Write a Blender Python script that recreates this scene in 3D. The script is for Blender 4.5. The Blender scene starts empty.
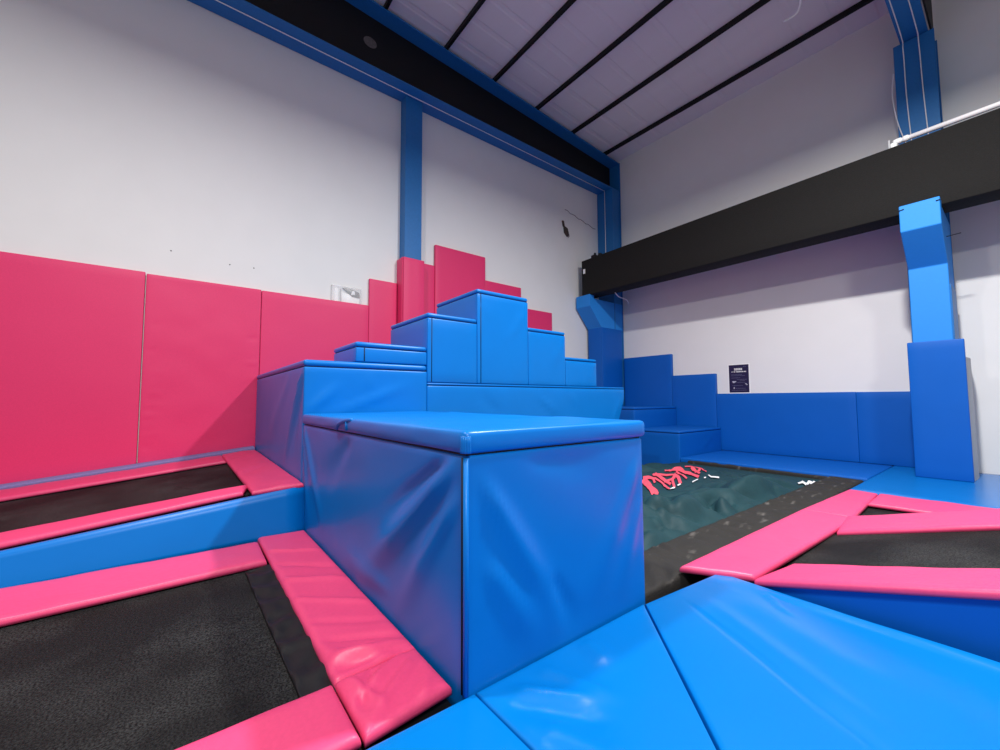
import bpy, bmesh, math, random
from mathutils import Vector, Matrix, noise
random.seed(7)
SC = bpy.context.scene
COL = SC.collection

# ------------------------------------------------------------------ camera
F_PX = 407.8
YAW, PITCH, ROLL = math.radians(-52.066), math.radians(3.459), math.radians(-0.223)
CAM = Vector((0, 0, 1.2))
fwd = Vector((math.sin(YAW)*math.cos(PITCH), math.cos(YAW)*math.cos(PITCH), math.sin(PITCH)))
rt0 = Vector((math.cos(YAW), -math.sin(YAW), 0))
up0 = rt0.cross(fwd)
RT = rt0*math.cos(ROLL) + up0*math.sin(ROLL)
UP = -rt0*math.sin(ROLL) + up0*math.cos(ROLL)
cd = bpy.data.cameras.new('camera')
cam = bpy.data.objects.new('camera', cd); COL.objects.link(cam)
cd.sensor_fit = 'HORIZONTAL'; cd.sensor_width = 36.0
cd.lens = 36.0*F_PX/1000.0
cd.clip_start = 0.02
m = Matrix((RT, UP, -fwd)).transposed().to_4x4(); m.translation = CAM
cam.matrix_world = m
SC.camera = cam

def ray(px, py):
    return fwd + RT*((px-500)/F_PX) - UP*((py-375)/F_PX)
def at(px, py, n=(0, 0, 1), p0=(0, 0, 0)):
    """measured point: where the sight line of the photo meets the plane (n, p0)"""
    n = Vector(n); d = ray(px, py)
    return CAM + d*((Vector(p0)-CAM).dot(n)/d.dot(n))

# ------------------------------------------------------------------ materials
def lin(c):
    return tuple(((v/255)/12.92 if v/255 <= .04045 else ((v/255+.055)/1.055)**2.4) for v in c)
def mat(name, col, rough=.5, spec=.5, noise_amt=0, noise_scale=40, bump=0, bump_scale=30, bump_detail=4, coat=0, metal=0, stretch=None):
    M = bpy.data.materials.new(name); M.use_nodes = True
    nt = M.node_tree; b = nt.nodes['Principled BSDF']
    b.inputs['Base Color'].default_value = (*col, 1)
    b.inputs['Roughness'].default_value = rough
    b.inputs['Specular IOR Level'].default_value = spec
    b.inputs['Metallic'].default_value = metal
    if coat: b.inputs['Coat Weight'].default_value = coat; b.inputs['Coat Roughness'].default_value = .34
    tc = nt.nodes.new('ShaderNodeTexCoord')
    src = tc.outputs['Object']
    if stretch:
        mp = nt.nodes.new('ShaderNodeMapping'); mp.inputs['Scale'].default_value = stretch
        nt.links.new(src, mp.inputs['Vector']); src = mp.outputs['Vector']
    if noise_amt:
        n = nt.nodes.new('ShaderNodeTexNoise'); n.inputs['Scale'].default_value = noise_scale; n.inputs['Detail'].default_value = 5
        nt.links.new(src, n.inputs['Vector'])
        mx = nt.nodes.new('ShaderNodeMix'); mx.data_type = 'RGBA'
        mx.inputs[6].default_value = (*[c*(1-noise_amt) for c in col], 1)
        mx.inputs[7].default_value = (*[min(1, c*(1+noise_amt)) for c in col], 1)
        nt.links.new(n.outputs['Fac'], mx.inputs[0]); nt.links.new(mx.outputs[2], b.inputs['Base Color'])
    if bump:
        n = nt.nodes.new('ShaderNodeTexNoise'); n.inputs['Scale'].default_value = bump_scale; n.inputs['Detail'].default_value = bump_detail
        nt.links.new(src, n.inputs['Vector'])
        bp = nt.nodes.new('ShaderNodeBump'); bp.inputs['Strength'].default_value = bump; bp.inputs['Distance'].default_value = .02
        nt.links.new(n.outputs['Fac'], bp.inputs['Height']); nt.links.new(bp.outputs['Normal'], b.inputs['Normal'])
    return M
BLUE = (0.0, 0.158, 0.53)
PINK = (0.74, 0.060, 0.175)
M_blue = mat('blue_vinyl', BLUE, .34, .27, .05, 3, .05, 6, 2)
M_bluewall = mat('blue_wall_vinyl', (0.0, 0.100, 0.45), .5, .25, .05, 3, .04, 5, 2)
M_mat = mat('blue_floor_vinyl', (0.0, 0.150, 0.48), .26, .4, .05, 2.5, .12, 5, 3)
M_pink = mat('pink_vinyl', PINK, .42, .4, .08, 60, .12, 14, 3)
M_pinkwall = mat('pink_wall_vinyl', (0.74, 0.036, 0.15), .5, .35, .1, 90, .05, 8, 2)
M_foam = mat('light_blue_foam', (0.018, 0.235, 0.70), .6, .3, .05, 30, .05, 60)
M_steel = mat('blue_paint', (0.012, 0.150, 0.42), .5, .4, .12, 25, .06, 40)
M_wall = mat('white_plaster', (0.76, 0.76, 0.75), .85, .2, .03, 2.2, .06, 18, 6)
M_ceil = mat('ceiling_panel', (0.74, 0.73, 0.75), .8, .2, .05, 1.3, .02, 8, stretch=(.25, 2, 1))
M_black = mat('black_foam', (0.010, 0.0095, 0.009), .85, .25, .35, 45, .3, 70)
M_dark = mat('black_steel', (0.006, 0.006, 0.007), .6, .3, .2, 20, .05, 30)
M_bed = mat('black_woven_bed', (0.007, 0.007, 0.0072), .7, .12, 0, 130, .3, 220)
nt = M_bed.node_tree; b = nt.nodes['Principled BSDF']
tc = nt.nodes.new('ShaderNodeTexCoord')
nf = nt.nodes.new('ShaderNodeTexNoise'); nf.inputs['Scale'].default_value = 110; nf.inputs['Detail'].default_value = 3
nb = nt.nodes.new('ShaderNodeTexNoise'); nb.inputs['Scale'].default_value = 1.7; nb.inputs['Detail'].default_value = 4  # broad pale patches: grey sheen put into the bed's base colour
mf = nt.nodes.new('ShaderNodeMath'); mf.operation = 'MULTIPLY'
rb_ = nt.nodes.new('ShaderNodeValToRGB'); rb_.color_ramp.elements[0].position = .42; rb_.color_ramp.elements[1].position = .72
rf_ = nt.nodes.new('ShaderNodeValToRGB'); rf_.color_ramp.elements[0].position = .35; rf_.color_ramp.elements[1].position = .68
rb_.color_ramp.elements[0].color = (.25, .25, .25, 1)
mx = nt.nodes.new('ShaderNodeMix'); mx.data_type = 'RGBA'; mx.inputs[6].default_value = (.003, .003, .003, 1); mx.inputs[7].default_value = (.055, .056, .055, 1)
for n_ in (nf, nb): nt.links.new(tc.outputs['Object'], n_.inputs['Vector'])
nt.links.new(nf.outputs['Fac'], rf_.inputs['Fac']); nt.links.new(nb.outputs['Fac'], rb_.inputs['Fac'])
nt.links.new(rf_.outputs['Color'], mf.inputs[0]); nt.links.new(rb_.outputs['Color'], mf.inputs[1])
nt.links.new(mf.outputs[0], mx.inputs[0]); nt.links.new(mx.outputs[2], b.inputs['Base Color'])
M_net = mat('black_netting', (0.014, 0.013, 0.012), .75, .3, .5, 40, .3, 80)
M_bag = mat('teal_airbag_fabric', (0.012, 0.043, 0.052), .62, .18, .3, 5, .6, 6, 6)
M_letter = mat('coral_print', (0.82, 0.09, 0.13), .55, .3, .08, 30)
M_white = mat('white_print', (0.85, 0.85, 0.85), .5, .3, .03, 30)
M_pipe = mat('white_plastic', (0.88, 0.88, 0.87), .35, .5, .02, 10)
M_cable = mat('white_cable', (0.80, 0.80, 0.82), .5, .4, .03, 10)
M_edge = mat('lilac_webbing', (0.20, 0.19, 0.42), .7, .3, .25, 60, .2, 90)
M_navy = mat('navy_print', (0.012, 0.012, 0.055), .4, .4, .1, 30)
M_grey = mat('grey_backing', (0.45, 0.46, 0.47), .6, .3, .06, 20)
M_floor = mat('grey_concrete', (0.18, 0.18, 0.18), .8, .3, .2, 8, .1, 30)
M_ink = mat('faint_print', (0.14, 0.14, 0.24), .5, .3, .1, 40)
M_rust = mat('rusty_metal', (0.06, 0.045, 0.04), .7, .3, .4, 60, .2, 60)
M_smoke = mat('dark_lamp_inside', (0.07, 0.07, 0.072), .3, .5, .2, 40)
M_gl = mat('clear_plastic', (1, 1, 1), .02, .3)
gb = M_gl.node_tree.nodes['Principled BSDF']; gb.inputs['Alpha'].default_value = .18

# the net wears pale scuffs: sparse spots of their own shape
nt = M_net.node_tree; b = nt.nodes['Principled BSDF']
tc = nt.nodes.new('ShaderNodeTexCoord'); mp = nt.nodes.new('ShaderNodeMapping'); mp.inputs['Scale'].default_value = (14, 5, 5)
n1 = nt.nodes.new('ShaderNodeTexNoise'); n1.inputs['Scale'].default_value = 1.0; n1.inputs['Detail'].default_value = 6
cr = nt.nodes.new('ShaderNodeValToRGB'); cr.color_ramp.elements[0].position = .60; cr.color_ramp.elements[1].position = .80
mx = nt.nodes.new('ShaderNodeMix'); mx.data_type = 'RGBA'; mx.inputs[6].default_value = (.022, .020, .018, 1); mx.inputs[7].default_value = (.13, .12, .11, 1)
nt.links.new(tc.outputs['Object'], mp.inputs['Vector']); nt.links.new(mp.outputs['Vector'], n1.inputs['Vector'])
nt.links.new(n1.outputs['Fac'], cr.inputs['Fac']); nt.links.new(cr.outputs['Color'], mx.inputs[0]); nt.links.new(mx.outputs[2], b.inputs['Base Color'])

# ------------------------------------------------------------------ object helpers
def link(name, bm, material, parent=None, smooth=True, loc=None):
    bmesh.ops.recalc_face_normals(bm, faces=bm.faces)
    me = bpy.data.meshes.new(name); bm.to_mesh(me); bm.free()
    if smooth:
        for p in me.polygons: p.use_smooth = True
    me.materials.append(material)
    o = bpy.data.objects.new(name, me); COL.objects.link(o)
    if parent:
        o.parent = parent; o.matrix_parent_inverse = Matrix.Translation(-parent.location)
    return o
def tag(o, label, cat, group=None):
    o['label'] = label; o['category'] = cat
    if group: o['group'] = group
    return o
def thing(name, loc, label, cat, group=None):
    o = bpy.data.objects.new(name, None); COL.objects.link(o); o.location = loc
    o.empty_display_size = .1
    return tag(o, label, cat, group)
def struct(o):
    o['kind'] = 'structure'; return o

# ------------------------------------------------------------------ shapes
def axis_pts(a, b, r, step):
    r = min(r, (b-a)*.49)
    pts = [a, a+.12*r, a+.4*r, a+r]
    n = max(1, int(round((b-a-2*r)/step)))
    for i in range(1, n): pts.append(a+r+(b-a-2*r)*i/n)
    pts += [b-r, b-.4*r, b-.12*r, b]
    return pts
def seg_dist(p, a, b):
    ab = b-a; t = max(0, min(1, (p-a).dot(ab)/max(1e-9, ab.dot(ab))))
    return (p-(a+ab*t)).length, t
def rbox(bm, lo, hi, r=.02, step=.3, creases=(), wav=0, wfreq=2.0, seed=0):
    """rounded, subdivided box; creases = (axis, sign, p0, p1, width, height): folds of the cover on one face"""
    lo = Vector(lo); hi = Vector(hi)
    A = [axis_pts(lo[i], hi[i], r, step) for i in range(3)]
    ctr = (lo+hi)/2; hh = (hi-lo)/2
    rr = min(r, min(hh)*.98)
    vd = {}
    def vert(i, j, k):
        key = (i, j, k)
        if key in vd: return vd[key]
        p = Vector((A[0][i], A[1][j], A[2][k]))
        q = p-ctr
        inn = Vector([max(-(hh[a]-rr), min(hh[a]-rr, q[a])) for a in range(3)])
        d = q-inn
        nrm = d.normalized() if d.length > 1e-9 else Vector((0, 0, 1))
        out = ctr+inn+nrm*rr
        off = 0
        edge = [min(p[a]-lo[a], hi[a]-p[a]) for a in range(3)]
        if wav:
            ax = max(range(3), key=lambda a: abs(nrm[a]))
            ed = min(edge[a] for a in range(3) if a != ax)
            off += wav*noise.noise(p*wfreq+Vector((seed*7.3, 0, 0)))*min(1, ed/.1)
        for (ax, sg, a0, a1, w, h) in creases:
            if nrm[ax]*sg > .9:
                a0 = Vector(a0); a1 = Vector(a1); pp = p.copy(); pp[ax] = 0; a0[ax] = 0; a1[ax] = 0
                dd, t = seg_dist(pp, a0, a1)
                ww = w*(.45+1.1*t)
                ed = min(edge[a] for a in range(3) if a != ax)
                off += h*math.exp(-(dd/ww)**2)*min(1, t*6+.15)*min(1, (1-t)*2.2)*min(1, ed/.05)
        v = bm.verts.new(out+nrm*off); vd[key] = v; return v
    n = [len(a) for a in A]
    for ax in range(3):
        u, v = [(1, 2), (2, 0), (0, 1)][ax]
        for side in (0, n[ax]-1):
            for iu in range(n[u]-1):
                for iv in range(n[v]-1):
                    ks = []
                    for du, dv in ((0, 0), (1, 0), (1, 1), (0, 1)):
                        k = [0, 0, 0]; k[ax] = side; k[u] = iu+du; k[v] = iv+dv
                        ks.append(vert(*k))
                    try: bm.faces.new(ks)
                    except ValueError: pass
    return bm
def box(lo, hi, r=.006, step=50, **k):
    return rbox(bmesh.new(), lo, hi, r, step, **k)
def cushion(c, th=.05, r=.03, step=.06, wr=None, bm=None, poly=None):
    """soft pad over the quad c = [p00,p10,p11,p01] (top surface), rounded rims, thickness th downward; wr(u,v,p) lifts wrinkles"""
    bm = bm or bmesh.new()
    c = [Vector(p) for p in c]
    Lu = ((c[1]-c[0]).length+(c[2]-c[3]).length)/2; Lv = ((c[3]-c[0]).length+(c[2]-c[1]).length)/2
    nrm = (c[2]-c[0]).cross(c[3]-c[1]).normalized()
    if nrm.z < 0: nrm.negate()
    U = axis_pts(0, Lu, r, step); V = axis_pts(0, Lv, r, step)
    top = []; bot = []
    for u in U:
        rt, rb = [], []
        for v in V:
            a, b_ = u/Lu, v/Lv
            p = c[0].lerp(c[1], a).lerp(c[3].lerp(c[2], a), b_)
            d = min(u, Lu-u, v, Lv-v)
            drop = (r-math.sqrt(max(0, r*r-(r-d)**2))) if d < r else 0
            lift = 0
            if wr: lift = wr(u, v, p)*min(1, d/(r*1.2))
            rt.append(bm.verts.new(p+nrm*(lift-drop)))
            rb.append(bm.verts.new(p-nrm*th) if d == 0 else None)
        top.append(rt); bot.append(rb)
    nu, nv = len(U), len(V)
    for i in range(nu-1):
        for j in range(nv-1):
            bm.faces.new((top[i][j], top[i+1][j], top[i+1][j+1], top[i][j+1]))
    ring = [(i, 0) for i in range(nu-1)]+[(nu-1, j) for j in range(nv-1)]+[(i, nv-1) for i in range(nu-1, 0, -1)]+[(0, j) for j in range(nv-1, 0, -1)]
    for q in range(len(ring)):
        (i, j), (k, l) = ring[q], ring[(q+1) % len(ring)]
        bm.faces.new((top[i][j], bot[i][j], bot[k][l], top[k][l]))
    bm.faces.new([bot[i][j] for i, j in ring])
    return bm
def prism(profile, axis, a, b, bm=None):
    """extrude a 2D profile (in the other two axes) from a to b along axis"""
    bm = bm or bmesh.new()
    def P(q, t):
        v = [0, 0, 0]; v[axis] = t; o = [i for i in range(3) if i != axis]; v[o[0]], v[o[1]] = q; return v
    A = [bm.verts.new(P(q, a)) for q in profile]; B = [bm.verts.new(P(q, b)) for q in profile]
    bm.faces.new(A); bm.faces.new(B[::-1])
    for i in range(len(profile)):
        j = (i+1) % len(profile); bm.faces.new((A[i], B[i], B[j], A[j]))
    return bm
def bevel(bm, w, seg=2):
    bmesh.ops.recalc_face_normals(bm, faces=bm.faces)
    bmesh.ops.bevel(bm, geom=bm.edges[:], offset=w, segments=seg, affect='EDGES', profile=.6, clamp_overlap=True)
    return bm
def tube(pts, r, bm=None, n=8):
    bm = bm or bmesh.new()
    pts = [Vector(p) for p in pts]; rings = []
    for i, p in enumerate(pts):
        d = (pts[min(i+1, len(pts)-1)]-pts[max(i-1, 0)]).normalized()
        a = d.cross(Vector((0, 0, 1)) if abs(d.z) < .9 else Vector((1, 0, 0))).normalized(); b_ = d.cross(a)
        rings.append([bm.verts.new(p+(a*math.cos(t*2*math.pi/n)+b_*math.sin(t*2*math.pi/n))*r) for t in range(n)])
    for A, B in zip(rings, rings[1:]):
        for t in range(n): bm.faces.new((A[t], A[(t+1) % n], B[(t+1) % n], B[t]))
    bm.faces.new(rings[0]); bm.faces.new(rings[-1][::-1])
    return bm
def smooth_path(pts, k=6):
    pts = [Vector(p) for p in pts]; out = []
    for i in range(len(pts)-1):
        p0, p1, p2, p3 = pts[max(0, i-1)], pts[i], pts[i+1], pts[min(len(pts)-1, i+2)]
        for s in range(k):
            t = s/k
            out.append(.5*((2*p1)+(p2-p0)*t+(2*p0-5*p1+4*p2-p3)*t*t+(3*p1-p0-3*p2+p3)*t**3))
    out.append(pts[-1]); return out

# ------------------------------------------------------------------ the hall
XW, YB, FZ = -7.66, 10.15, -0.30           # left wall, back wall, concrete floor under the beds
X1, Y1B = 4.5, -5.0                        # how far the hall is built to the right and behind
def ceil_z(y): return 9.03-.055*y
bm = prism([(Y1B, FZ), (YB, FZ), (YB, ceil_z(YB)+.02), (Y1B, ceil_z(Y1B)+.02)], 0, XW-.25, XW)
struct(link('wall_left', bm, M_wall, smooth=False))
struct(link('wall_back', prism([(XW-.25, FZ), (X1, FZ), (X1, ceil_z(YB)+.02), (XW-.25, ceil_z(YB)+.02)], 1, YB, YB+.25), M_wall, smooth=False))
struct(link('floor', box((XW-.25, Y1B, FZ-.1), (X1, YB+.25, FZ), .002), M_floor, smooth=False))
# sandwich-panel ceiling with shallow ribs running down the slope
bm = bmesh.new()
prof = []
x = XW-.25
while x < X1:
    prof += [(x, 0), (x+.42, 0), (x+.45, .025), (x+.53, .025)]; x += .56
prof.append((X1, 0))
lo_ = [[bm.verts.new((px, y, ceil_z(y)-.11+dz*.3)) for px, dz in prof] for y in (Y1B, YB+.25)]
hi_ = [[bm.verts.new((px, y, ceil_z(y)+.12)) for px, dz in prof] for y in (Y1B, YB+.25)]
for i in range(len(prof)-1):
    bm.faces.new((lo_[0][i], lo_[0][i+1], lo_[1][i+1], lo_[1][i]))
    bm.faces.new((hi_[0][i], hi_[0][i+1], hi_[1][i+1], hi_[1][i]))
    for q in (0, 1): bm.faces.new((lo_[q][i], lo_[q][i+1], hi_[q][i+1], hi_[q][i]))
for e in (0, -1): bm.faces.new((lo_[0][e], lo_[1][e], hi_[1][e], hi_[0][e]))
struct(link('ceiling', bm, M_ceil, smooth=False))

# purlins (run parallel to the back wall, sit on the rafters)
pl = ['nearest the back wall', 'second from the back wall', 'third from the back wall', 'fourth from the back wall',
      'fifth from the back wall', 'sixth from the back wall, shortest in view']
for i, y in enumerate((9.50, 8.12, 6.79, 5.45, 4.17, 2.83)):
    zb = ceil_z(y)-.205
    b_ = bmesh.new()
    prism([(y-.03, zb), (y+.03, zb), (y+.03, zb+.02), (y-.018, zb+.02), (y-.018, zb+.07), (y+.03, zb+.07), (y+.03, zb+.092), (y-.03, zb+.092)], 0, XW+.01, X1-.1, b_)
    tag(link('purlin', b_, M_dark, smooth=False), 'thin black roof purlin under the ceiling, '+pl[i], 'purlin', 'black purlins under the ceiling')

# frames: left-wall rafter and its two columns
def rafter(name, xa, xb, web_x, y0, y1, label, zb=7.385):
    t = thing(name, ((xa+xb)/2, (y0+y1)/2, zb), label, 'steel beam', 'tapered steel rafters')
    link('bottom_flange', box((xa, y0, zb), (xb, y1, zb+.03), .004), M_steel, t, False)
    tz = lambda y: ceil_z(y)-.19
    link('top_flange', prism([(y0, tz(y0)), (y1, tz(y1)), (y1, tz(y1)-.035), (y0, tz(y0)-.035)], 0, xa, xb), M_steel, t, False)
    link('web', prism([(y0, tz(y0)-.034), (y1, tz(y1)-.034), (y1, zb+.029), (y0, zb+.029)], 0, web_x-.012, web_x+.012), M_dark, t, False)
    return t
t = rafter('steel_rafter', XW+.008, -7.14, -7.47, Y1B, 10.095, 'long blue steel rafter with black web running along the left wall')
b_ = bmesh.new(); tube([(-7.36, Y1B, 7.375), (-7.36, 9.70, 7.375)], .009, b_)
link('cable', b_, M_cable, t)
for yy, zz, rr in ((2.65, 8.13, .13),):      # flat grey oval patch, paler than the web
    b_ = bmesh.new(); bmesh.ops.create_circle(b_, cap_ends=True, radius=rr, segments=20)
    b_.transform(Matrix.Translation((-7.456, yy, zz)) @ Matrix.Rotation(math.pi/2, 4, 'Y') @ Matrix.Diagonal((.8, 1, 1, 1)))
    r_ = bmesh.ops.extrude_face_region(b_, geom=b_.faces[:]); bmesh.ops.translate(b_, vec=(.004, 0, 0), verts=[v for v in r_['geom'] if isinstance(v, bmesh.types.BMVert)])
    link('grey_patch', b_, mat('grey_web_patch', (.11, .10, .10), .8, .3, .5, 30), t, False)
def column(label, x0, x1, y0, y1, z1, ztop_back=8.27, flange='y'):
    t = thing('steel_column', ((x0+x1)/2, (y0+y1)/2, FZ), label, 'steel column', 'blue steel columns')
    b_ = bmesh.new(); f = .03
    if flange == 'y':      # flanges face the hall
        rbox(b_, (x0, y0, FZ), (x1, y0+f, z1), .004, 50)
        link('flange', b_, M_steel, t, False)
        link('flange', box((x0, y1-f, FZ), (x1, y1, ztop_back), .004), M_steel, t, False)
        link('web', box(((x0+x1)/2-.1, y0+f-.002, FZ), (x1-.03, y1-f+.002, z1), .004), M_steel, t, False)
    else:
        link('flange', box((x1-f, y0, FZ), (x1, y1, z1), .004), M_steel, t, False)
        link('flange', box((x0, y0, FZ), (x0+f, y1, z1), .004), M_steel, t, False)
        link('web', box((x0+f-.002, y0+.001, FZ), (x1-f+.002, y1-.001, z1), .004), M_steel, t, False)
    return t
t = column('blue steel column in the far corner where both walls meet', XW+.005, -7.105, 9.72, 10.13, 7.38)
link('cable', tube([(-7.36, 9.70, 7.375), (-7.36, 9.707, 4.3)], .009), M_cable, t)
column('blue steel column standing on the left wall above pink padding', XW, -7.42, 3.39, 3.76, 7.385, flange='x')
t = column('blue steel column on the back wall with thin white wires', -1.12, -.62, 9.72, 10.13, 7.39, 7.39)
rafter('steel_rafter', -1.03, -.69, -.662, 4.6, 10.095, 'blue steel rafter at upper right corner rising from the wired column', 7.40)
for i, (pp) in enumerate(([(-.985, 6.5, 7.385), (-.985, 9.3, 7.385), (-.99, 9.66, 7.2), (-.99, 9.705, 6.4), (-.955, 9.69, 5.3)],
                          [(-.80, 6.5, 7.385), (-.80, 9.3, 7.385), (-.80, 9.66, 7.2), (-.79, 9.705, 6.4), (-.755, 9.69, 5.3)],
                          [(-1.13, 9.70, 6.9), (-1.16, 9.66, 6.5), (-1.10, 9.66, 5.9), (-.95, 9.68, 5.25)])):
    tag(link('cable', tube(smooth_path(pp), .0075), M_cable),
        ['thin white wire down the left half of the wired blue column', 'thin white wire down the right half of the wired blue column',
         'loose white wire bowing past the left edge of the wired column'][i], 'cable', 'wires on the right column')
w = [at(800, -6, (0, 0, 1), (0, 0, 7.3)), at(800, 4, (0, 0, 1), (0, 0, 7.2)), at(796, 14, (0, 0, 1), (0, 0, 7.1)), at(783, 22, (0, 0, 1), (0, 0, 7.0))]
w = [Vector((w[0].x, w[0].y, ceil_z(w[0].y)-.12)), Vector((w[0].x, w[0].y, 7.6))]+w
tag(link('hanging_wire', tube(smooth_path(w), .015), M_cable), 'short white wire end dangling from the ceiling between purlins', 'cable')

# ------------------------------------------------------------------ pink wall padding (left wall)
PX = -7.593
def wallpad(y0, y1, z0, z1, label, x=PX, back=XW, wav=.004, seed=0, cr=(), st=.12):
    t = thing('wall_pad', (x, (y0+y1)/2, z0), label, 'wall pad', 'pink pads on the left wall')
    link('cover', box((back+.012, y0, z0), (x, y1, z1),   .012, st, creases=cr, wav=wav, wfreq=3, seed=seed), M_pinkwall, t)
    link('backing_board', box((back, y0+.004, z0+.004), (back+.014, y1-.004, z1-.004), .002), M_grey, t, False)
    return t
wallpad(-3.4, -.468, .02, 3.035, 'tall pink wall pad at the left edge of the photo', seed=1)
wallpad(-.455, .972, .02, 3.015, 'tall pink wall pad, second from the left', seed=2, wav=.006, st=.04,
        cr=[(0, 1, (PX, -.44, z_), (PX, -.44+.12+.22*random.random(), z_+.03*random.uniform(-1, 1)), .018, random.choice((.007, -.006))) for z_ in (.35, .55, .72, .86, 1.0, 1.15, 1.3, 1.62, 1.9, 2.3)]+
           [(0, 1, (PX, .96, z_), (PX, .96-.1-.2*random.random(), z_), .018, random.choice((.006, -.006))) for z_ in (.9, 1.3, 1.55, 1.8, 2.2)])
wallpad(.978, 2.755, .02, 3.005, 'pink wall pad under the clear case, beside the front blue step', seed=3)
wallpad(2.76, 3.325, .0, 3.53, 'narrow pink wall pad left of the column, higher than its left neighbour', seed=4)
wallpad(3.83, 4.165, .0, 4.06, 'narrow pink wall pad just right of the padded column', seed=5)
wallpad(4.17, 5.487, .0, 4.52, 'tallest pink wall pad, rising behind the top of the blue pyramid', x=-7.575, seed=6)
wallpad(5.492, 6.60, .0, 3.985, 'pink wall pad right of the tallest one, stepping down', seed=7)
wallpad(6.605, 7.68, .0, 3.49, 'last pink wall pad toward the corner, lowest of the right ones', seed=8)
t = thing('column_pad', (-7.5, 3.6, 0), 'pink padding boxed around the foot of the left-wall steel column', 'column pad')
link('front_panel', box((-7.415, 3.352, 0), (-7.36, 3.80, 4.02), .01, .15, wav=.003), M_pinkwall, t)
link('side_panel', box((XW, 3.335, 0), (-7.40, 3.385, 4.022), .01, .15, wav=.003), M_pinkwall, t)
link('side_panel', box((XW, 3.78, 0), (-7.40, 3.81, 4.02), .01, .15), M_pinkwall, t)

# clear case on the left wall
t = thing('clear_case', (-7.62, 2.4, 3.0), 'clear plastic case with a dark-topped lamp on the wall above pink pads', 'wall case')
b_ = bmesh.new()
for lo, hi in (((XW, 2.075, 2.9), (-7.605, 2.09, 3.30)), ((XW, 2.60, 2.9), (-7.605, 2.615, 3.30)), ((XW, 2.075, 3.285), (-7.605, 2.615, 3.30)), ((-7.615, 2.075, 2.9), (-7.605, 2.615, 3.30))):
    rbox(b_, lo, hi, .003, 50)
link('cover', b_, M_gl, t, False)
link('lamp_body', bevel(prism([(2.27, 2.88), (2.56, 2.88), (2.60, 3.14), (2.25, 3.2)], 0, XW, -7.64), .006), M_pipe, t)
link('lamp_head', bevel(prism([(2.27, 3.27), (2.40, 3.275), (2.58, 3.225), (2.59, 3.12), (2.45, 3.13)], 0, XW+.002, -7.622), .006), M_smoke, t)
link('reflector', bevel(prism([(2.42, 3.16), (2.50, 3.17), (2.49, 3.24), (2.45, 3.24)], 0, -7.63, -7.618), .004), M_white, t)
link('side_strip', box((XW, 2.13, 2.9), (-7.64, 2.20, 3.26), .006), M_pipe, t, False)
link('side_strip', box((XW, 2.235, 2.9), (-7.635, 2.25, 3.25), .004), M_grey, t, False)

# bracket left on the wall near the corner
t = thing('wall_bracket', (XW+.02, 8.3, 5.95), 'small rusty bracket left on the white wall near the corner', 'bracket')
link('plate', bevel(prism([(8.22, 6.02), (8.36, 5.98), (8.42, 5.80), (8.36, 5.74), (8.24, 5.84)], 0, XW, XW+.05), .01), M_rust, t)
link('prong', bevel(prism([(8.16, 6.16), (8.22, 6.16), (8.26, 6.0), (8.20, 6.0)], 0, XW, XW+.04), .008), M_rust, t)
link('hook', tube(smooth_path([(XW+.03, 8.34, 5.85), (XW+.07, 8.36, 5.81), (XW+.07, 8.38, 5.75), (XW+.04, 8.38, 5.73)]), .010), M_rust, t)
# a hairline crack and a small anchor hole belong to the wall
b_ = bmesh.new(); tube([(XW+.001, 8.3+.11*i, 6.52-.02*i+.02*math.sin(i*2.2)) for i in range(13)], .008, b_, 5)
w_l = link('wall_crack', b_, M_rust); w_l.parent = bpy.data.objects['wall_left']
for yy, zz in ((.53, 3.36), (.86, 3.37), (-.2, 3.42)):
    b_ = bmesh.new(); bmesh.ops.create_uvsphere(b_, u_segments=10, v_segments=6, radius=.009); b_.transform(Matrix.Translation((XW+.002, yy, zz)))
    o = link('anchor_hole', b_, M_dark); o.parent = bpy.data.objects['wall_left']

# ------------------------------------------------------------------ the blue pyramid
XA, Y0 = -4.367, .946
def step_block(y0, y1, z0, z1, label, xf=XA, yover=None, slant=0, vseam=(), xl=PX+.012, lid=.07, creases=(), over=.006, group='blue blocks of the pyramid', step=.12, seed=0, skirt=True, mt=None, lidw=.004):
    mt = mt or M_blue
    t = thing('foam_block', ((xf+xl)/2, (y0+y1)/2, z0), label, 'foam block', group)
    bb = box((xl, y0, z0), (xf, y1, z1-lid-.006), .016, step, creases=creases, wav=.005, wfreq=2.2, seed=seed)
    if slant:                            # cover tucked in towards the floor at its far end
        for v in bb.verts:
            if v.co.y > y1-.5: v.co.y -= min(.22, max(0, z1-.2-v.co.z)*slant)*(v.co.y-y1+.5)/.5
    link('body', bb, mt, t)
    link('lid', box((xl, y0-over, z1-lid), (xf+over, (y1-over-.002) if yover is None else y1+yover, z1), min(.028, lid*.46), step, wav=lidw, wfreq=3.5, seed=seed+3), mt, t)
    link('seam', box((xl+.02, y0+.012, z1-lid-.03), (xf-.012, y1-.012, z1-lid+.02), .004), M_dark, t, False)
    if vseam:
        for yy in vseam:
            link('edge_seam', tube([(xf+.0015, yy, z0+.01), (xf+.0015, yy, z1-lid-.01)], .005, n=6), M_dark, [c for c in t.children if c.name.startswith('body')][0])
    return t
cr0 = [(0, 1, (XA, .99, 1.08), (XA, 1.30, 1.38), .03, .022), (0, 1, (XA, 1.25, 1.07), (XA, 2.15, 1.40), .035, .016), (0, 1, (XA, 1.60, 1.50), (XA, 1.62, 1.30), .03, .012),
       (1, -1, (-4.42, Y0, 1.50), (-5.25, Y0, .46), .05, .03), (1, -1, (-4.40, Y0, 1.48), (-4.85, Y0, .60), .06, -.02), (1, -1, (-5.0, Y0, 1.48), (-6.6, Y0, .5), .12, .014)]
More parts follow.
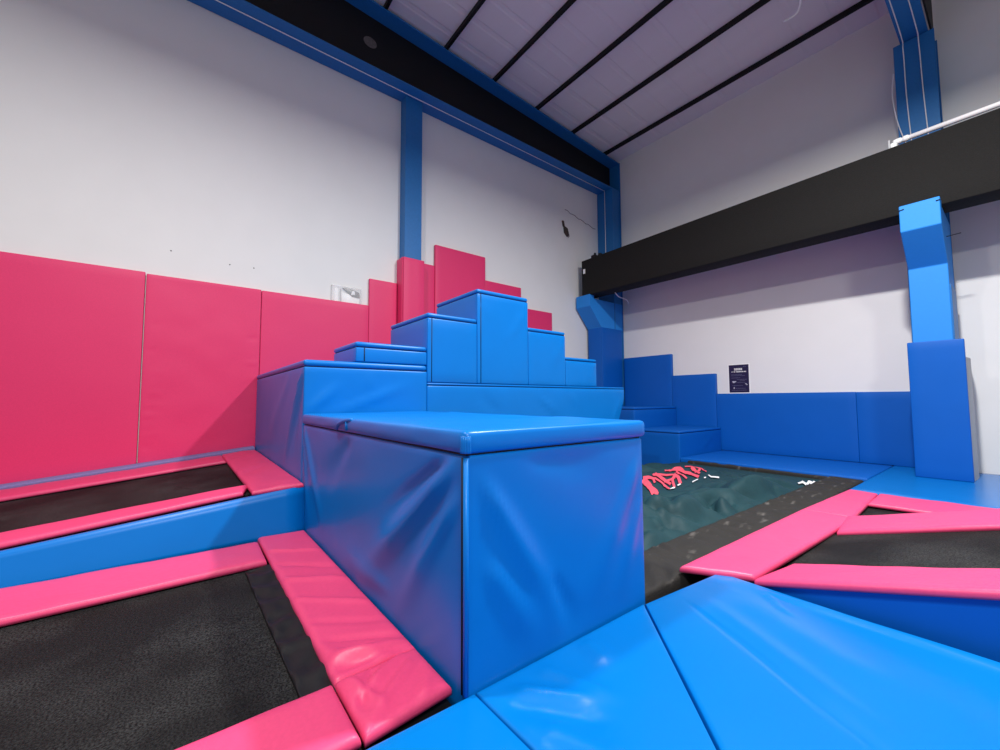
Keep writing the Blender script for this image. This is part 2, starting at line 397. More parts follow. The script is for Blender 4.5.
step_block(Y0, 2.302, FZ, 1.608, 'wide low blue block at the left front of the pyramid, beside the pink wall', creases=cr0, step=.05, lid=.065, seed=1)
step_block(1.455, 2.300, 1.612, 1.832, 'thin blue block lying on top of the left front block', lid=.055, seed=2, xl=-5.19, vseam=(1.545,),
           creases=[(0, 1, (XA, 2.26, 1.70), (XA, 2.1, 1.60), .02, .01)], xf=XA-.005)
cr_t = [(0, 1, (XA, 3.05, 1.28), (XA, 3.45, .95), .04, -.012), (0, 1, (XA, 3.95, 1.31), (XA, 4.55, .98), .03, .026), (0, 1, (XA, 4.0, 1.30), (XA, 4.35, 1.02), .03, -.018),
        (0, 1, (XA, 4.72, 1.31), (XA, 5.0, 1.1), .03, .016), (0, 1, (XA, 6.1, 1.25), (XA, 5.9, .6), .06, .012)]
step_block(2.304, 6.205, FZ, 1.405, 'long low blue base block under the right half of the pyramid', xl=-7.25, slant=.45, creases=cr_t, step=.06, lid=.026, seed=3, over=.001)
step_block(2.304, 3.028, 1.408, 2.255, 'blue block two steps up, left of the pyramid peak', xl=-5.48, vseam=(2.36,), lid=.055, seed=4)
step_block(3.030, 3.925, 1.408, 2.668, 'topmost blue block forming the peak of the pyramid', xl=-5.47, vseam=(3.085,), lid=.055, seed=5, step=.06,
           creases=[(0, 1, (XA, 3.87, 2.45), (XA, 3.52, 1.98), .022, .018), (0, 1, (XA, 3.06, 2.5), (XA, 3.3, 2.25), .025, .01), (0, 1, (XA, 3.9, 2.2), (XA, 3.86, 1.95), .02, .014)])
step_block(3.927, 4.700, 1.408, 2.245, 'blue block one step down on the right of the pyramid peak', xl=-5.47, lid=.05, seed=6, step=.06,
           creases=[(0, 1, (XA, 4.66, 2.12), (XA, 4.40, 1.70), .022, .016)])
step_block(4.702, 5.450, 1.408, 1.86, 'small blue block two steps down on the right of the pyramid peak', xl=-5.47, lid=.045, seed=7, step=.06,
           creases=[(0, 1, (XA, 5.40, 1.78), (XA, 5.2, 1.46), .022, .016)])
# the big block standing out in front
XF, YF = -1.45, 2.232
cr = [  # left (pink-side) face
      (1, -1, (-1.52, Y0, .93), (-2.75, Y0, .02), .075, .034), (1, -1, (-1.50, Y0, .80), (-2.15, Y0, .02), .055, .024), (1, -1, (-1.60, Y0, .94), (-2.35, Y0, .50), .05, -.022),
      (1, -1, (-4.30, Y0, .95), (-3.55, Y0, .12), .05, .026), (1, -1, (-4.33, Y0, .90), (-4.05, Y0, .05), .04, .016), (1, -1, (-2.9, Y0, .93), (-3.7, Y0, .45), .10, -.012), (1, -1, (-2.2, Y0, .15), (-3.3, Y0, .10), .08, .012),
        # right face
      (0, 1, (XF, 1.03, .86), (XF, 1.55, .06), .06, .022), (0, 1, (XF, 1.05, .50), (XF, 1.40, .03), .06, .016), (0, 1, (XF, 2.18, .85), (XF, 1.72, .12), .065, .018),
      (0, 1, (XF, 2.20, .62), (XF, 1.95, .05), .05, .014), (0, 1, (XF, 1.45, .35), (XF, 1.62, .02), .05, -.014), (0, 1, (XF, 1.3, .92), (XF, 1.9, .84), .08, -.01)]
t = step_block(Y0, YF, FZ, 1.070, 'large blue block in the foreground, standing out from the pyramid', xf=XF, xl=XA+.02, lid=.100, creases=cr, step=.028, seed=8, over=.012, lidw=.012, yover=.028)
LID = [c for c in t.children if c.name.startswith('lid')][0]; BODY = [c for c in t.children if c.name.startswith('body')][0]
# gathered corner and taped join of its lid
b_ = bmesh.new()
for k in range(5):
    a = k/4*math.pi/2
    tube(smooth_path([(XF-.05+.055*math.cos(a)*.6, Y0+.04-.05*math.sin(a)*.6, 1.058), (XF-.012+.022*math.cos(a), Y0+.012-.022*math.sin(a), 1.035), (XF-.012+.024*math.cos(a), Y0+.012-.024*math.sin(a), .975)], 4), .008, b_, 6)
link('lid_gather', b_, M_blue, LID)
b_ = bmesh.new(); tube(smooth_path([(-3.22, Y0-.008, .985), (-3.16, Y0-.016, 1.02), (-3.02, Y0-.012, 1.052), (-2.9, Y0+.0, 1.062)], 5), .016, b_, 6)
tube([(-2.98, Y0-.013, 1.05), (-2.98, Y0-.016, .985)], .010, b_, 6)
link('lid_fold', b_, M_blue, LID)
link('corner_seam', tube([(XF-.020, Y0-.003, .955), (XF-.020, Y0-.003, 0.0)], .006, n=6), M_dark, BODY)
link('corner_piping', tube([(XF-.003, Y0+.003, .955), (XF-.003, Y0+.003, 0.0)], .012, n=8), M_blue, BODY)

# two small steps in the far corner
step_block(8.17, 10.03, FZ, 1.010, 'upper of two small blue steps in the far corner', xf=-5.50, xl=-7.05, lid=.05, seed=9, group='small corner steps', mt=M_bluewall)
step_block(8.135, 10.03, FZ, .532, 'lower of two small blue steps in the far corner, beside the airbag', xf=-4.42, xl=-5.496, lid=.05, seed=10, group='small corner steps', step=.07, mt=M_bluewall,
           creases=[(0, 1, (-4.42, 9.7, .42), (-4.42, 8.9, .02), .03, .014)])

# ------------------------------------------------------------------ blue padding on the back wall
def bwpad(x0, x1, z1, label, seed):
    t = thing('wall_pad', ((x0+x1)/2, 10.1, 0), label, 'wall pad', 'blue pads on the back wall')
    link('cover', box((x0, 10.035, 0), (x1, YB-.014, z1), .012, .14, wav=.004, wfreq=2.5, seed=seed), M_bluewall, t)
    link('backing_board', box((x0+.004, YB-.016, .004), (x1-.004, YB, z1-.004), .002), M_grey, t, False)
    return t
bwpad(-7.05, -5.615, 2.375, 'tallest blue wall pad, next to the corner column', 21)
bwpad(-5.61, -4.512, 1.805, 'middle-height blue wall pad right of the tallest blue one', 22)
bwpad(-4.507, -1.9515, 1.322, 'long low blue wall pad under the poster', 23)
bwpad(-1.95, -1.12, 1.318, 'short low blue wall pad left of the padded right column', 24)
# padded columns
t = thing('column_pad', (-7.37, 9.6, 0), 'blue padding around the foot of the corner column', 'column pad', 'blue column pads')
link('front_panel', box((XW+.07, 9.12, FZ), (-7.155, 9.18, 3.20), .012, .2, wav=.003), M_bluewall, t)
link('side_panel', box((-7.17, 9.125, FZ), (-7.10, 10.03, 3.20), .012, .2, wav=.003), M_bluewall, t)
t = thing('column_pad', (-.79, 9.0, 0), 'blue padding around the foot of the right column, pale foam at its side', 'column pad', 'blue column pads')
link('front_panel', box((-1.085, 8.90, 0), (-.492, 8.96, 2.06), .014, .12, wav=.006, wfreq=2.0), M_bluewall, t)
link('side_panel', box((-1.085, 8.955, 0), (-1.02, 10.03, 2.05), .01, .2), M_bluewall, t)
b_ = bmesh.new()
ys = [8.955+(1.0)*i/14 for i in range(15)]
outer = [(-.51+.035*math.sin(i/14*math.pi), y) for i, y in enumerate(ys)]
inner = [(-.56, y) for y in reversed(ys)]
prism(outer+inner, 2, 0, 1.80, b_)
link('side_panel', b_, M_grey, t, False)['label'] = 'pale grey foam side'

# light blue foam over the upper columns, with the brackets that carry the beam
def bracket(x0, x1, yf, yc, yend, ztop, zu0, zu1, zlow, label):
    t = thing('foam_bracket', ((x0+x1)/2, (yf+yend)/2, zlow), label, 'foam bracket', 'light blue foam brackets under the beam')
    prof = [(yc, zlow), (yc, zu1), (yf, zu0), (yf, ztop), (yf+.18, ztop-.015), (yf+.18, ztop-.10), (yend, ztop-.10), (yend, zlow)]
    link('foam_cover', bevel(prism(prof, 0, x0, x1), .008, 1), M_foam, t, False)
    return t
t = bracket(-1.025, -.60, 8.46, 8.95, 9.715, 4.09, 3.69, 3.21, 2.055, 'light blue foam bracket under the black beam on the right column')
link('strap', tube([(-1.03, 8.453, 4.02), (-.97, 8.452, 4.03)], .006, n=6), M_dark, t)
link('strap', tube([(-.64, 8.452, 4.03), (-.596, 8.453, 4.035)], .006, n=6), M_dark, t)
link('strap', tube([(-.598, 8.98, 3.62), (-.45, 8.98, 3.63)], .006, n=6), M_dark, t)
link('back_filler', box((-1.02, 9.0, 2.055), (-.585, 9.70, 2.9), .008), M_steel, t, False)
bracket(XW+.06, -7.115, 8.65, 9.12, 10.10, 4.06, 3.74, 3.20, 3.195, 'light blue foam bracket under the black beam in the far corner')

# black beam
t = thing('foam_beam', (-2.5, 8.95, 4.03), 'long black foam-covered beam across the back wall', 'beam')
bm = bmesh.new()
rbox(bm, (-7.40, 8.66, 4.035), (X1-.3, 9.14, 5.09), .02, .25, wav=.004, wfreq=1.5)
for v in bm.verts:                      # leans a little forward at the top, as hung
    v.co.z += (.015*(v.co.x+4)) if v.co.z > 4.6 else -.004*(v.co.x+4)
link('cover', bm, M_black, t)
link('label_tag', box((-7.335, 8.648, 4.66), (-7.265, 8.658, 4.79), .004), M_white, t, False)['label'] = 'small white tag'
b_ = bmesh.new(); rbox(b_, (-7.10, 8.70, 5.03), (-6.95, 8.85, 5.13), .02, 50); rbox(b_, (-6.86, 8.70, 5.03), (-6.78, 8.80, 5.12), .015, 50)
tube([(-7.02, 8.78, 5.1), (-7.02, 8.78, 5.19)], .03, b_)
link('clamp', b_, M_dark, t)
tag(link('support_wire', tube(smooth_path([(-6.55, 9.0, 4.03), (-6.57, 9.2, 3.95), (-6.62, 9.6, 3.94), (-6.9, 10.1, 3.93)]), .012), M_cable),
    'short pale wire from under the beam to the corner column', 'cable')
t = thing('pipe', (1.0, 8.74, 5.2), 'white plastic pipe lying along the top of the black beam', 'pipe')
link('run', tube([(-1.03, 8.74, 5.225), (X1-.4, 8.74, 5.275)], .036, n=12), M_pipe, t)
link('elbow', tube(smooth_path([(-.98, 8.74, 5.227), (-1.045, 8.735, 5.222), (-1.065, 8.73, 5.19), (-1.065, 8.73, 5.14)], 5), .044, n=12), M_pipe, t)
link('coupling', tube([(-.96, 8.74, 5.228), (-.90, 8.74, 5.229)], .046, n=12), M_pipe, t)
link('end_clip', box((-1.125, 8.68, 5.12), (-1.10, 8.79, 5.27), .006), M_grey, t, False)

# poster on the back wall
PY = YB-.006
def pz(u, v):      # u,v in 0..1 over the sheet, v up
    return (-4.245+u*.425, PY, 1.345+v*.64)
t = thing('poster', pz(.5, .5), 'navy notice poster with white heading on the back wall', 'poster')
def flat(u0, v0, u1, v1, d, material, name):
    a, c = pz(u0, v0), pz(u1, v1)
    return link(name, box((min(a[0], c[0]), PY-d, min(a[2], c[2])), (max(a[0], c[0]), PY-d+.003, max(a[2], c[2])), .0005), material, t, False)
flat(-.06, -.04, 1.06, 1.03, -.003, M_white, 'frame'); SHEET = flat(0, 0, 1, 1, .001, M_navy, 'sheet')
def bar(b_, u0, v0, u1, v1):
    a, c = pz(u0, v0), pz(u1, v1); rbox(b_, (a[0], PY-.003, a[2]), (c[0], PY-.0005, c[2]), .0004, 50)
M_pict = mat('grey_print', (.45, .45, .55), .5, .3, .05, 30)
def line(name, material, v, h, chunks):
    b_ = bmesh.new()
    for u, wd in chunks: bar(b_, u, v, u+wd, v+h)
    # thin underlay joins the strokes of one printed line
    bar(b_, chunks[0][0], v+h*.35, chunks[-1][0]+chunks[-1][1], v+h*.65)
    return link(name, b_, material, SHEET, False)
line('heading_line', M_white, .80, .075, [(.28+i*.083, .066) for i in range(5)])
line('heading_line', M_white, .73, .035, [(.14+i*.125, wd) for i, wd in enumerate((.03, .05, .12, .10, .09, .11))])
for v, u0, u1 in ((.64, .12, .66), (.60, .12, .78), (.52, .12, .55), (.46, .40, .86), (.41, .55, .8), (.35, .42, .85), (.24, .15, .7), (.14, .32, .78), (.07, .12, .8), (.91, .74, .9)):
    u = u0; ch = []
    while u < u1:
        wd = random.uniform(.04, .1); ch.append((u, wd)); u += wd+.025
    line('text_line', M_ink, v, .016, ch)
for q_ in ((.16, .37, .36, .41), (.20, .345, .28, .372), (.80, .29, .88, .32), (.86, .26, .92, .292), (.22, .13, .27, .19)):
    b_ = bmesh.new(); bar(b_, *q_); link('pictogram', b_, M_pict, SHEET, False)

# paint patch on the wall right of the column
b_ = box((-.10, YB-.012, 3.05), (.45, YB+.01, 3.42), .004); o = link('wall_plate', b_, M_wall, None, False)
tag(o, 'flat white plate on the back wall at the right edge', 'wall plate')

# ------------------------------------------------------------------ floor pads at the back
t = thing('floor_pad', (-2.4, 9.1, FZ), 'long blue floor pad along the foot of the back wall, behind the airbag', 'floor pad', 'blue floor pads at the back')
link('cover', cushion([(-4.40, 8.12, 0), (-1.50, 8.12, 0), (-1.50, 10.03, 0), (-4.40, 10.03, 0)], .29, .02, .15), M_bluewall, t)
t = thing('floor_pad', (.5, 8.5, FZ), 'light blue floor pad in front of the padded right column', 'floor pad', 'blue floor pads at the back')
link('cover', cushion([(-1.49, 7.0, 0), (3.0, 7.0, 0), (3.0, 10.13, 0), (-1.49, 10.13, 0)], .29, .02, .15), M_mat, t)

# ------------------------------------------------------------------ floor mats in the foreground
def matwr(seed, amp, segs=()):
    def f(u, v, p):
        h = amp*noise.noise(Vector((p.x*1.6, p.y*1.6, seed)))
        for a, b_, w_, hh in segs:
            d, tt = seg_dist(Vector((p.x, p.y, 0)), Vector((*a, 0)), Vector((*b_, 0)))
            h += hh*math.exp(-(d/w_)**2)*min(1, (tt+.08)*5)*min(1, (1.05-tt)*4)
        return h
    return f
FM = 'blue floor mats in the foreground'
t = thing('floor_mat', (-.5, .5, FZ), 'blue floor mat along the bottom edge, in front of the block corner', 'floor mat', FM)
link('cover', cushion([(-1.485, -.6, 0), (1.42, -.6, 0), (-.215, .992, 0), (-1.4455, .988, 0)], .295, .010, .05, matwr(1, .006)), M_mat, t)
t = thing('floor_mat', (-1.1, 1.3, FZ), 'creased blue triangular floor mat against the right face of the front block', 'floor mat', FM)
link('cover', cushion([(-1.445, .994, 0), (-.20, 1.0, 0), (-.262, 1.062, 0), (-1.4365, 2.186, 0)], .295, .009, .022,
     matwr(5, .006, [((-1.36, 1.12), (-1.10, 1.36), .035, .022), ((-1.40, 1.30), (-1.08, 1.42), .03, .016), ((-1.40, 1.62), (-1.22, 1.58), .04, .016), ((-1.15, 1.08), (-.85, 1.20), .05, .016), ((-1.3, 1.06), (-1.0, 1.3), .03, -.012)])), M_mat, t)
t = thing('floor_mat', (-.4, 2.2, FZ), 'large blue floor mat at right, running up to the pink trampoline pads', 'floor mat', FM)
link('cover', cushion([(-1.4305, 2.192, 0), (1.42, -.535, 0), (1.42, 2.93, 0.0), (-1.36, 2.985, 0)], .295, .010, .04,
     matwr(9, .008, [((-1.24, 2.38), (-.25, 1.86), .016, -.009), ((-1.05, 2.925), (1.3, 2.875), .022, .024), ((-1.18, 2.50), (-.30, 2.0), .05, .006), ((-1.05, 2.90), (-.85, 2.70), .02, .012), ((-1.1, 2.72), (-.4, 2.35), .10, .008)])), M_mat, t)
# ------------------------------------------------------------------ trampolines
def padwr(seed, amp=.008, fx=5, fy=5, amp2=0.0, dirv=(0, 1, 0), f2=9):
    d = Vector(dirv)
    def f(u, v, p):
        h = amp*noise.noise(Vector((p.x*fx, p.y*fy, seed)))
        if amp2: h += amp2*math.sin(p.dot(d)*f2+2.2*noise.noise(p*2.3+Vector((seed, 0, 0))))*(.5+noise.noise(p*1.7+Vector((0, seed, 0))))
        return h
    return f
def foldwr(segs, seed):
    def f(u, v, p):
        h = .008*noise.noise(Vector((p.x*5, p.y*4, seed)))
        for a, b_, w_, hh in segs:
            d, tt = seg_dist(Vector((p.x, p.y, 0)), Vector((*a, 0)), Vector((*b_, 0)))
            h += hh*math.exp(-(d/w_)**2)*min(1, tt*4+.4)*min(1, (1-tt)*3+.3)
        return h
    return f
# near left: lower trampoline (level)
t = thing('trampoline', (-2.8, -1.0, FZ), 'large lower trampoline at left with wide pink pads and black bed', 'trampoline', 'trampolines with pink pads')
link('frame', box((-4.14, -3.2, FZ), (-1.50, .94, -.075), .01), M_dark, t, False)
link('bed', cushion([(-3.60, -3.15, -.045), (-1.80, -3.15, -.045), (-1.80, .60, -.045), (-3.60, .60, -.045)], .028, .008, .12, padwr(3, .010, .9, .9)), M_bed, t)
def cushion_pad(c, parent, seed, th=.045, r=.028, w=None, step=.045, material=None, name='frame_pad'):
    return link(name, cushion(c, th, r, step, w or padwr(seed)), material or M_pink, parent)
Z = .012
cushion_pad([(-4.13, -3.2, Z), (-3.44, -3.2, Z), (-3.545, .545, Z), (-4.06, .555, Z)], t, 1)
cushion_pad([(-4.165, .563, Z), (-4.155, .938, Z), (-1.875, .938, Z), (-1.86, .553, Z)], t, 2, w=foldwr([((-3.75+.33*k, .57), (-3.50+.33*k+.08*(k % 2), .93), .022+.006*(k % 3), (.013, -.010, .016)[k % 3]) for k in range(6)]+[((-2.02, .56), (-1.93, .92), .03, .026), ((-1.93, .57), (-1.90, .93), .018, -.014), ((-2.20, .60), (-2.0, .93), .02, -.012)], 2), step=.02)
cushion_pad([(-1.862, .553, Z), (-1.872, .936, Z), (-1.535, .934, Z), (-1.50, .555, Z)], t, 7, w=foldwr([((-1.86, .88), (-1.72, .62), .03, .02), ((-1.80, .90), (-1.56, .60), .025, .018), ((-1.86, .72), (-1.62, .57), .018, -.014), ((-1.70, .92), (-1.53, .80), .022, .012), ((-1.84, .60), (-1.60, .66), .02, .014)], 5), step=.014)
cushion_pad([(-1.862, -3.2, Z), (-1.862, .545, Z), (-1.51, .545, Z), (-1.50, -3.2, Z)], t, 4)
def netwr(u, v, p): return .014*noise.noise(Vector((p.x*9, p.y*14, 2)))+.008*math.sin(p.x*24+3*noise.noise(p*4))
link('bed_edge', cushion([(-3.52, .40, -.026), (-1.84, .43, -.026), (-1.84, .58, -.018), (-3.52, .57, -.018)], .016, .008, .02, netwr), M_dark, t)

# upper left trampoline (raised, tips down away from the pyramid)
NU = Vector((0, -.105, 1)).normalized(); PU0 = Vector((0, .95, .44))
def up(px, py, dz=0): return at(px, py, NU, PU0+Vector((0, 0, dz)))
def ext(a, b_, y):      # carry a measured line on to a given y
    return a.lerp(b_, (y-a.y)/(b_.y-a.y))
t = thing('trampoline', (-6, -1.0, FZ), 'raised narrow trampoline along the pink wall, behind the blue apron', 'trampoline', 'trampolines with pink pads')
def zu(y): return .44+.105*(y-.95)
def on(x, y, dz=0): return Vector((x, y, zu(y)+dz))
YE = -3.2
xi = up(60, 493).x; 0 and print('upper wall pad inner', xi, up(225, 465).x, up(0, 504).x)
xo = up(60, 519).x; 0 and print('near pad inner', xo, up(240, 484).x, up(0, 531).x, 'outer', up(0, 545).x, up(253, 492).x)
0 and print('side pad', [up(*q) for q in ((226, 454), (257, 450), (303, 478), (255, 490), (248, 483))])
link('frame', prism([(YE, FZ), (.94, FZ), (.94, zu(.94)-.10), (YE, zu(YE)-.10)], 0, -7.55, -4.36), M_dark, t, False)
link('bed', cushion([on(-7.3, YE, -.055), on(-4.45, YE, -.055), on(-4.45, .6, -.055), on(-7.3, .6, -.055)], .03, .008, .12, padwr(3, .01, .9, .9)), M_bed, t)
cushion_pad([on(-7.45, YE), on(-6.72, YE), on(-6.72, .50), on(-7.45, .50)], t, 11)
cushion_pad([on(-4.86, YE), on(-4.30, YE), on(-4.36, .46), on(-4.66, .53)], t, 12, w=padwr(6, .012, 3, 2))
cushion_pad([on(-7.45, .50, .004), on(-4.27, .52, .004), on(-4.24, .938, -.012), on(-7.45, .938, .004)], t, 13, w=padwr(7, .008, 4, 4, .010, (.5, .9, 0), 16), step=.04)
link('wall_edging', cushion([on(-7.588, YE, .05), on(-7.44, YE, .03), on(-7.44, .93, .03), on(-7.588, .93, .05)], .09, .012, .1), M_edge, t)['label'] = 'lilac grey strip along the wall'
bm = bmesh.new()                      # apron: leans in slightly, follows the tilted rim
ap = []
ny, nz = 26, 6
for side, dx in ((0, 0), (1, -.05)):
    for i in range(ny+1):
        y = YE+(.942-YE)*i/ny
        for j in range(nz+1):
            z0 = -.06; z1 = zu(y)-.045; f_ = j/nz
            z = z0+(z1-z0)*f_
            ap.append(bm.verts.new((-4.175-.07*f_+dx+(.004*noise.noise(Vector((y*2, z*3, 4))) if side == 0 else 0), y, z)))
q = lambda s, i, j: ap[s*(ny+1)*(nz+1)+i*(nz+1)+j]
for i in range(ny):
    for j in range(nz):
        bm.faces.new((q(0, i, j), q(0, i+1, j), q(0, i+1, j+1), q(0, i, j+1))); bm.faces.new((q(1, i, j), q(1, i, j+1), q(1, i+1, j+1), q(1, i+1, j)))
    for j in (0, nz): bm.faces.new((q(0, i, j), q(1, i, j), q(1, i+1, j), q(0, i+1, j)))
for i in (0, ny):
    for j in range(nz): bm.faces.new((q(0, i, j), q(0, i, j+1), q(1, i, j+1), q(1, i, j)))
link('apron', bm, M_blue, t, True)['label'] = 'blue vinyl side apron'

# right trampolines (near one banks up to the right)
def onY(px, py, y): return at(px, py, (0, 1, 0), (0, y, 0))
def carry(a, b_, x): return a.lerp(b_, (x-a.x)/(b_.x-a.x))
XE = 1.0
f0, f1 = Vector((-1.155, 3.0, .022)), onY(1000, 590, 3.0)
g0, g1 = Vector((-1.10, 3.545, .006)), onY(1000, 568, 3.54)
h0, h1 = Vector((-1.10, 4.67, .012)), onY(1000, 524, 4.68)
k0, k1 = Vector((-1.185, 5.36, .004)), onY(1000, 508, 5.36)
0 and print('right', f1, g1, h1, k1)
t = thing('trampoline', (0, 4, FZ), 'banked trampoline at right with black bed and pink pads, nearest the mats', 'trampoline', 'trampolines with pink pads')
F1, G1, H1, K1 = [carry(a, b_, XE) for a, b_ in ((f0, f1), (g0, g1), (h0, h1), (k0, k1))]
dz = Vector((0, 0, .055))
link('bed', cushion([g0-dz+Vector((-.06, -.05, 0)), G1-dz+Vector((0, -.05, 0)), H1-dz+Vector((0, .05, 0)), h0-dz+Vector((-.06, .05, 0))], .025, .008, .1, padwr(3, .006, .9, .9)), M_bed, t)
cushion_pad([f0, F1, G1, g0], t, 21, w=padwr(21, .008, 4, 6))
cushion_pad([h0, H1, K1, k0], t, 22, w=padwr(22, .008, 4, 6))
cushion_pad([(-1.55, 2.80, .030), (-1.16, 3.05, .026), (-1.10, 5.36, .012), (-1.545, 5.34, .010)], t, 23, w=padwr(23, .008, 5, 5))
a0 = Vector((-1.12, 3.035, -.08))
prof = [(-1.12, -.10), (XE, -.10), (XE, F1.z-.05), (-1.12, f0.z-.03)]
link('apron', prism(prof, 1, 3.02, 3.06), M_bluewall, t, False)['label'] = 'blue vinyl side apron'
link('frame', prism([(-1.50, FZ), (XE, FZ), (XE, G1.z-.12), (-1.1, -.08), (-1.50, -.08)], 1, 3.07, 5.34), M_dark, t, False)
t = thing('trampoline', (0, 6, FZ), 'farther trampoline at right, mostly hidden behind the middle pink pad', 'trampoline', 'trampolines with pink pads')
l0, l1 = at(877, 506), at(1000, 519)
m0, m1 = at(879, 495), at(1000, 507.5)
cushion_pad([(-1.16, 6.22, .012), (XE, 6.30, .012), (XE, 6.98, .012), (-1.18, 6.94, .012)], t, 24)
cushion_pad([(-1.545, 5.355, .010), (-1.115, 5.375, .012), (-1.19, 6.93, .012), (-1.48, 6.985, .010)], t, 25, w=padwr(25, .007, 6, 5, .005, (1, .6, 0), 26))
link('bed', cushion([k0+Vector((-.02, .06, -.06)), Vector((XE, 5.42, .10)), (XE, 6.4, -.05), (-1.2, 6.4, -.05)], .03, .008, .12), M_bed, t)
link('frame', box((-1.47, 5.40, FZ), (XE, 6.98, -.085), .01), M_dark, t, False)

# ------------------------------------------------------------------ airbag
t = thing('airbag', (-3, 5, FZ), 'slumped dark teal airbag with coral lettering and black net border', 'airbag')
def fold(p, a, b_, w_, h):
    d, tt = seg_dist(Vector((p[0], p[1], 0)), Vector((*a, 0)), Vector((*b_, 0)))
    return h*math.exp(-(d/w_)**2)*min(1, tt*5+.1)*min(1, (1-tt)*3+.05)
FOLDS = []
for pa, pb, w_, h in (((646, 520), (700, 498), .16, .10), ((690, 540), (760, 500), .14, .09), ((646, 545), (675, 512), .13, .09), ((672, 530), (668, 500), .08, -.10),
                      ((660, 545), (700, 530), .06, -.10), ((695, 505), (735, 512), .07, -.08), ((735, 512), (745, 498), .07, -.09), ((720, 500), (790, 485), .16, .07), ((650, 503), (672, 497), .07, -.06),
                      ((760, 492), (800, 480), .12, .05), ((700, 520), (712, 500), .08, -.05)):
    A, B = at(*pa), at(*pb); FOLDS.append(((A.x, A.y), (B.x, B.y), w_, h))
def bag_z(x, y):
    p = Vector((x*1.1, y*.8, 1.7))
    wp = p+Vector((noise.noise(p*1.3), noise.noise(p*1.3+Vector((5, 2, 1))), 0))*.5
    q1 = Vector((wp.x*1.9+wp.y*.7, wp.y*1.75-wp.x*.5, 3.1))
    puff = min(1, abs(noise.noise(q1))*1.7)**.62
    q2 = Vector((wp.x*3.1-wp.y*.8, wp.y*2.3, 9.4))
    puff2 = min(1, abs(noise.noise(q2))*1.7)**.75
    e = min(1, max(0, (-1.95-x)/.28))*min(1, max(0, (7.95-y)/1.6))
    lettering = math.exp(-(((x+3.25)/.75)**2+((y-5.9)/1.5)**2)**2)
    z = -.085+e*(.25*max(.45, min(1.15, 1.6-.16*y))*puff*(1-.85*lettering)+.10*puff2*(1-.9*lettering)+.055*lettering)
    for f_ in FOLDS: z += e*fold((x, y), *f_)*1.0
    return z
bm = bmesh.new()
nx, ny = 110, 250
X0b, X1b, Y0b, Y1b = -4.36, -1.93, 2.26, 8.12
gv = [[bm.verts.new((X0b+(X1b-X0b)*i/nx, Y0b+(Y1b-Y0b)*j/ny, bag_z(X0b+(X1b-X0b)*i/nx, Y0b+(Y1b-Y0b)*j/ny))) for j in range(ny+1)] for i in range(nx+1)]
for i in range(nx):
    for j in range(ny): bm.faces.new((gv[i][j], gv[i+1][j], gv[i+1][j+1], gv[i][j+1]))
ring = [gv[i][0] for i in range(nx)]+[gv[nx][j] for j in range(ny)]+[gv[i][ny] for i in range(nx, 0, -1)]+[gv[0][j] for j in range(ny, 0, -1)]
low = [bm.verts.new((v.co.x, v.co.y, FZ+.003)) for v in ring]
for q_ in range(len(ring)):
    n_ = (q_+1) % len(ring); bm.faces.new((ring[q_], low[q_], low[n_], ring[n_]))
bm.faces.new(low)
link('bag_cover', bm, M_bag, t)
def border_wr(u, v, p): return .012*math.sin(p.y*30+p.x*5+5*noise.noise(p*2.5))*(.6+noise.noise(p*3))+.016*noise.noise(Vector((p.x*5, p.y*9, 3)))
link('net_border', cushion([(-1.985, 2.25, -.03), (-1.54, 2.25, -.03), (-1.54, 8.11, -.025), (-1.96, 8.11, -.02)], .25, .03, .022, border_wr), M_net, t)
link('net_border', cushion([(-4.2, 8.02, -.03), (-1.97, 8.02, -.03), (-1.97, 8.115, -.03), (-4.2, 8.115, -.03)], .2, .02, .05, border_wr), M_net, t)
def on_bag(px, py): return at(px, py, (0, 0, 1), (0, 0, .0))
def strokes(name, S, material, ox, oy, k, lift=.02):
    b_ = bmesh.new()
    for pts, w_ in S:
        # resample, ribbon across, draped on the bag
        P = []
        for a, c in zip(pts, pts[1:]):
            n_ = max(2, int(math.hypot(c[0]-a[0], c[1]-a[1])/12))
            P += [(a[0]+(c[0]-a[0])*i/n_, a[1]+(c[1]-a[1])*i/n_) for i in range(n_)]
        P.append(pts[-1])
        rows = []
        for i, p in enumerate(P):
            a, c = P[max(0, i-1)], P[min(len(P)-1, i+1)]
            d = (c[0]-a[0], c[1]-a[1]); L = math.hypot(*d) or 1; nn = (-d[1]/L, d[0]/L)
            row = []
            for s in (-.5, -.17, .17, .5):
                g = on_bag(ox+(p[0]+nn[0]*w_*s)/k, oy+(p[1]+nn[1]*w_*s)/k)
                row.append(Vector((g.x, g.y, bag_z(g.x, g.y)+lift)))
            rows.append(row)
        V = [[b_.verts.new(q_) for q_ in r_] for r_ in rows]; W = [[b_.verts.new(q_-Vector((0, 0, .006))) for q_ in r_] for r_ in rows]
        for i in range(len(V)-1):
            for j in range(3):
                b_.faces.new((V[i][j], V[i+1][j], V[i+1][j+1], V[i][j+1])); b_.faces.new((W[i][j], W[i][j+1], W[i+1][j+1], W[i+1][j]))
            for j in (0, 3): b_.faces.new((V[i][j], V[i+1][j], W[i+1][j], W[i][j]))
        for i in (0, -1):
            for j in range(3): b_.faces.new((V[i][j], V[i][j+1], W[i][j+1], W[i][j]))
    return link(name, b_, material, t, False)
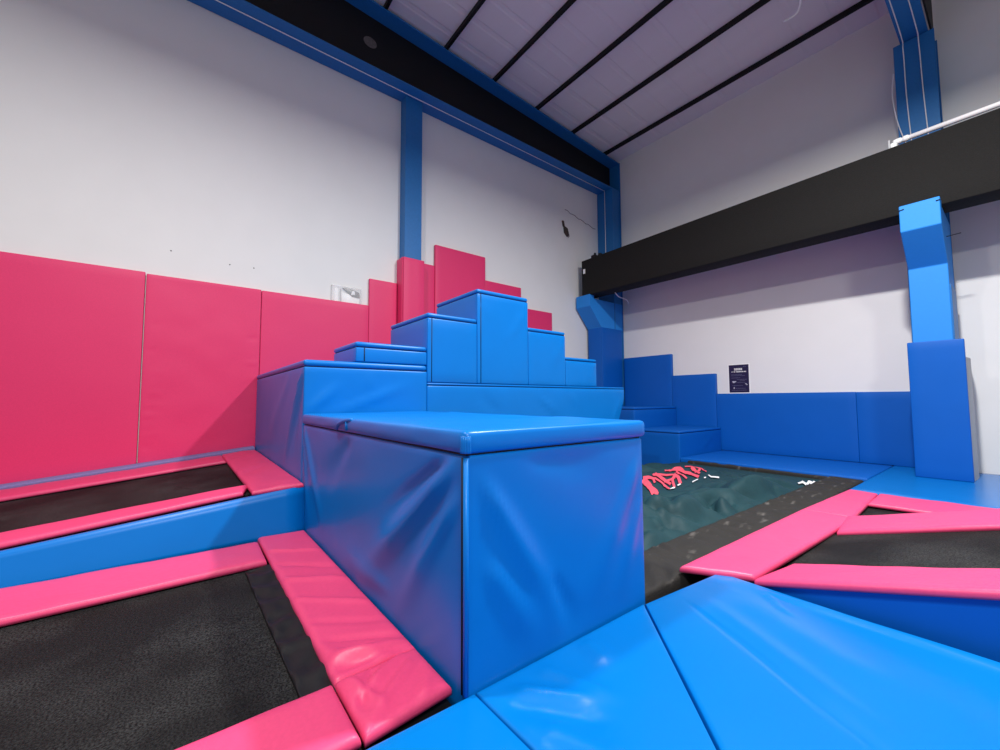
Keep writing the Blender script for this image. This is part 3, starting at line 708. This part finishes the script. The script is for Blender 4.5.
strokes('lettering', [([(40, 365), (100, 440), (205, 560)], 74), ([(40, 358), (110, 352), (180, 372)], 30), ([(165, 372), (185, 420)], 26),
                      ([(160, 318), (200, 300), (300, 370), (385, 430)], 34), ([(180, 360), (270, 405), (370, 495)], 26), ([(300, 392), (380, 375), (440, 345)], 22), ([(200, 300), (330, 318), (440, 308)], 18),
                      ([(440, 300), (405, 380), (430, 465)], 30), ([(425, 300), (480, 345), (505, 420)], 40),
                      ([(310, 268), (400, 255), (480, 240)], 22), ([(470, 240), (600, 275), (735, 335)], 40), ([(450, 270), (530, 310), (585, 360)], 22),
                      ([(560, 208), (640, 203), (760, 210)], 16), ([(640, 215), (700, 245), (748, 278)], 30), ([(685, 268), (755, 215)], 18), ([(765, 206), (830, 243)], 12)],
        M_letter, 640, 450, 12.5)['label'] = 'coral graffiti-style lettering'
for sk in ([([(375, 497), (435, 470)], 16)], [([(655, 405), (725, 372)], 9)], [([(470, 445), (510, 432)], 8)], [([(855, 305), (885, 342), (990, 345)], 17)], [([(800, 355), (825, 352)], 12)]):
    strokes('white_mark', sk, M_white, 640, 450, 12.5, .024)
strokes('corner_print', [([(225, 268), (290, 225)], 26), ([(270, 225), (330, 262)], 30), ([(335, 258), (360, 225), (400, 240)], 30), ([(400, 262), (420, 228), (460, 245)], 28), ([(440, 255), (515, 230)], 26)], M_white, 780, 460, 12.5, .024)['label'] = 'white print on the bag corner'

# ------------------------------------------------------------------ light: two high-bay lamps above the beds, plus an added fill lamp
def lamp(x, y, z, power, size=.5, col=(1, .985, .97)):
    l = bpy.data.lights.new('overhead_light', 'AREA'); l.shape = 'DISK'; l.size = size; l.energy = power; l.color = col
    o = bpy.data.objects.new('overhead_light', l); COL.objects.link(o); o.location = (x, y, z); return o
lamp(-.55, 4.61, 6.45, 690, .35)
lamp(-2.6, -.7, 6.45, 290, .35)
lamp(4.0, -.4, 6.45, 570, 1.2)  # added fill, wide and soft, to light the front block's right face
W = bpy.data.worlds.new('world'); SC.world = W; W.use_nodes = True
W.node_tree.nodes['Background'].inputs['Color'].default_value = (1, .98, 1.0, 1)
W.node_tree.nodes['Background'].inputs['Strength'].default_value = .34

SC.view_settings.view_transform = 'Standard'; SC.view_settings.look = 'None'
SC.view_settings.exposure = 0.0; SC.view_settings.gamma = 1.0; SC.view_settings.use_curve_mapping = False
SC.cycles.use_denoising = True
SC.cycles.max_bounces = 8; SC.cycles.diffuse_bounces = 5
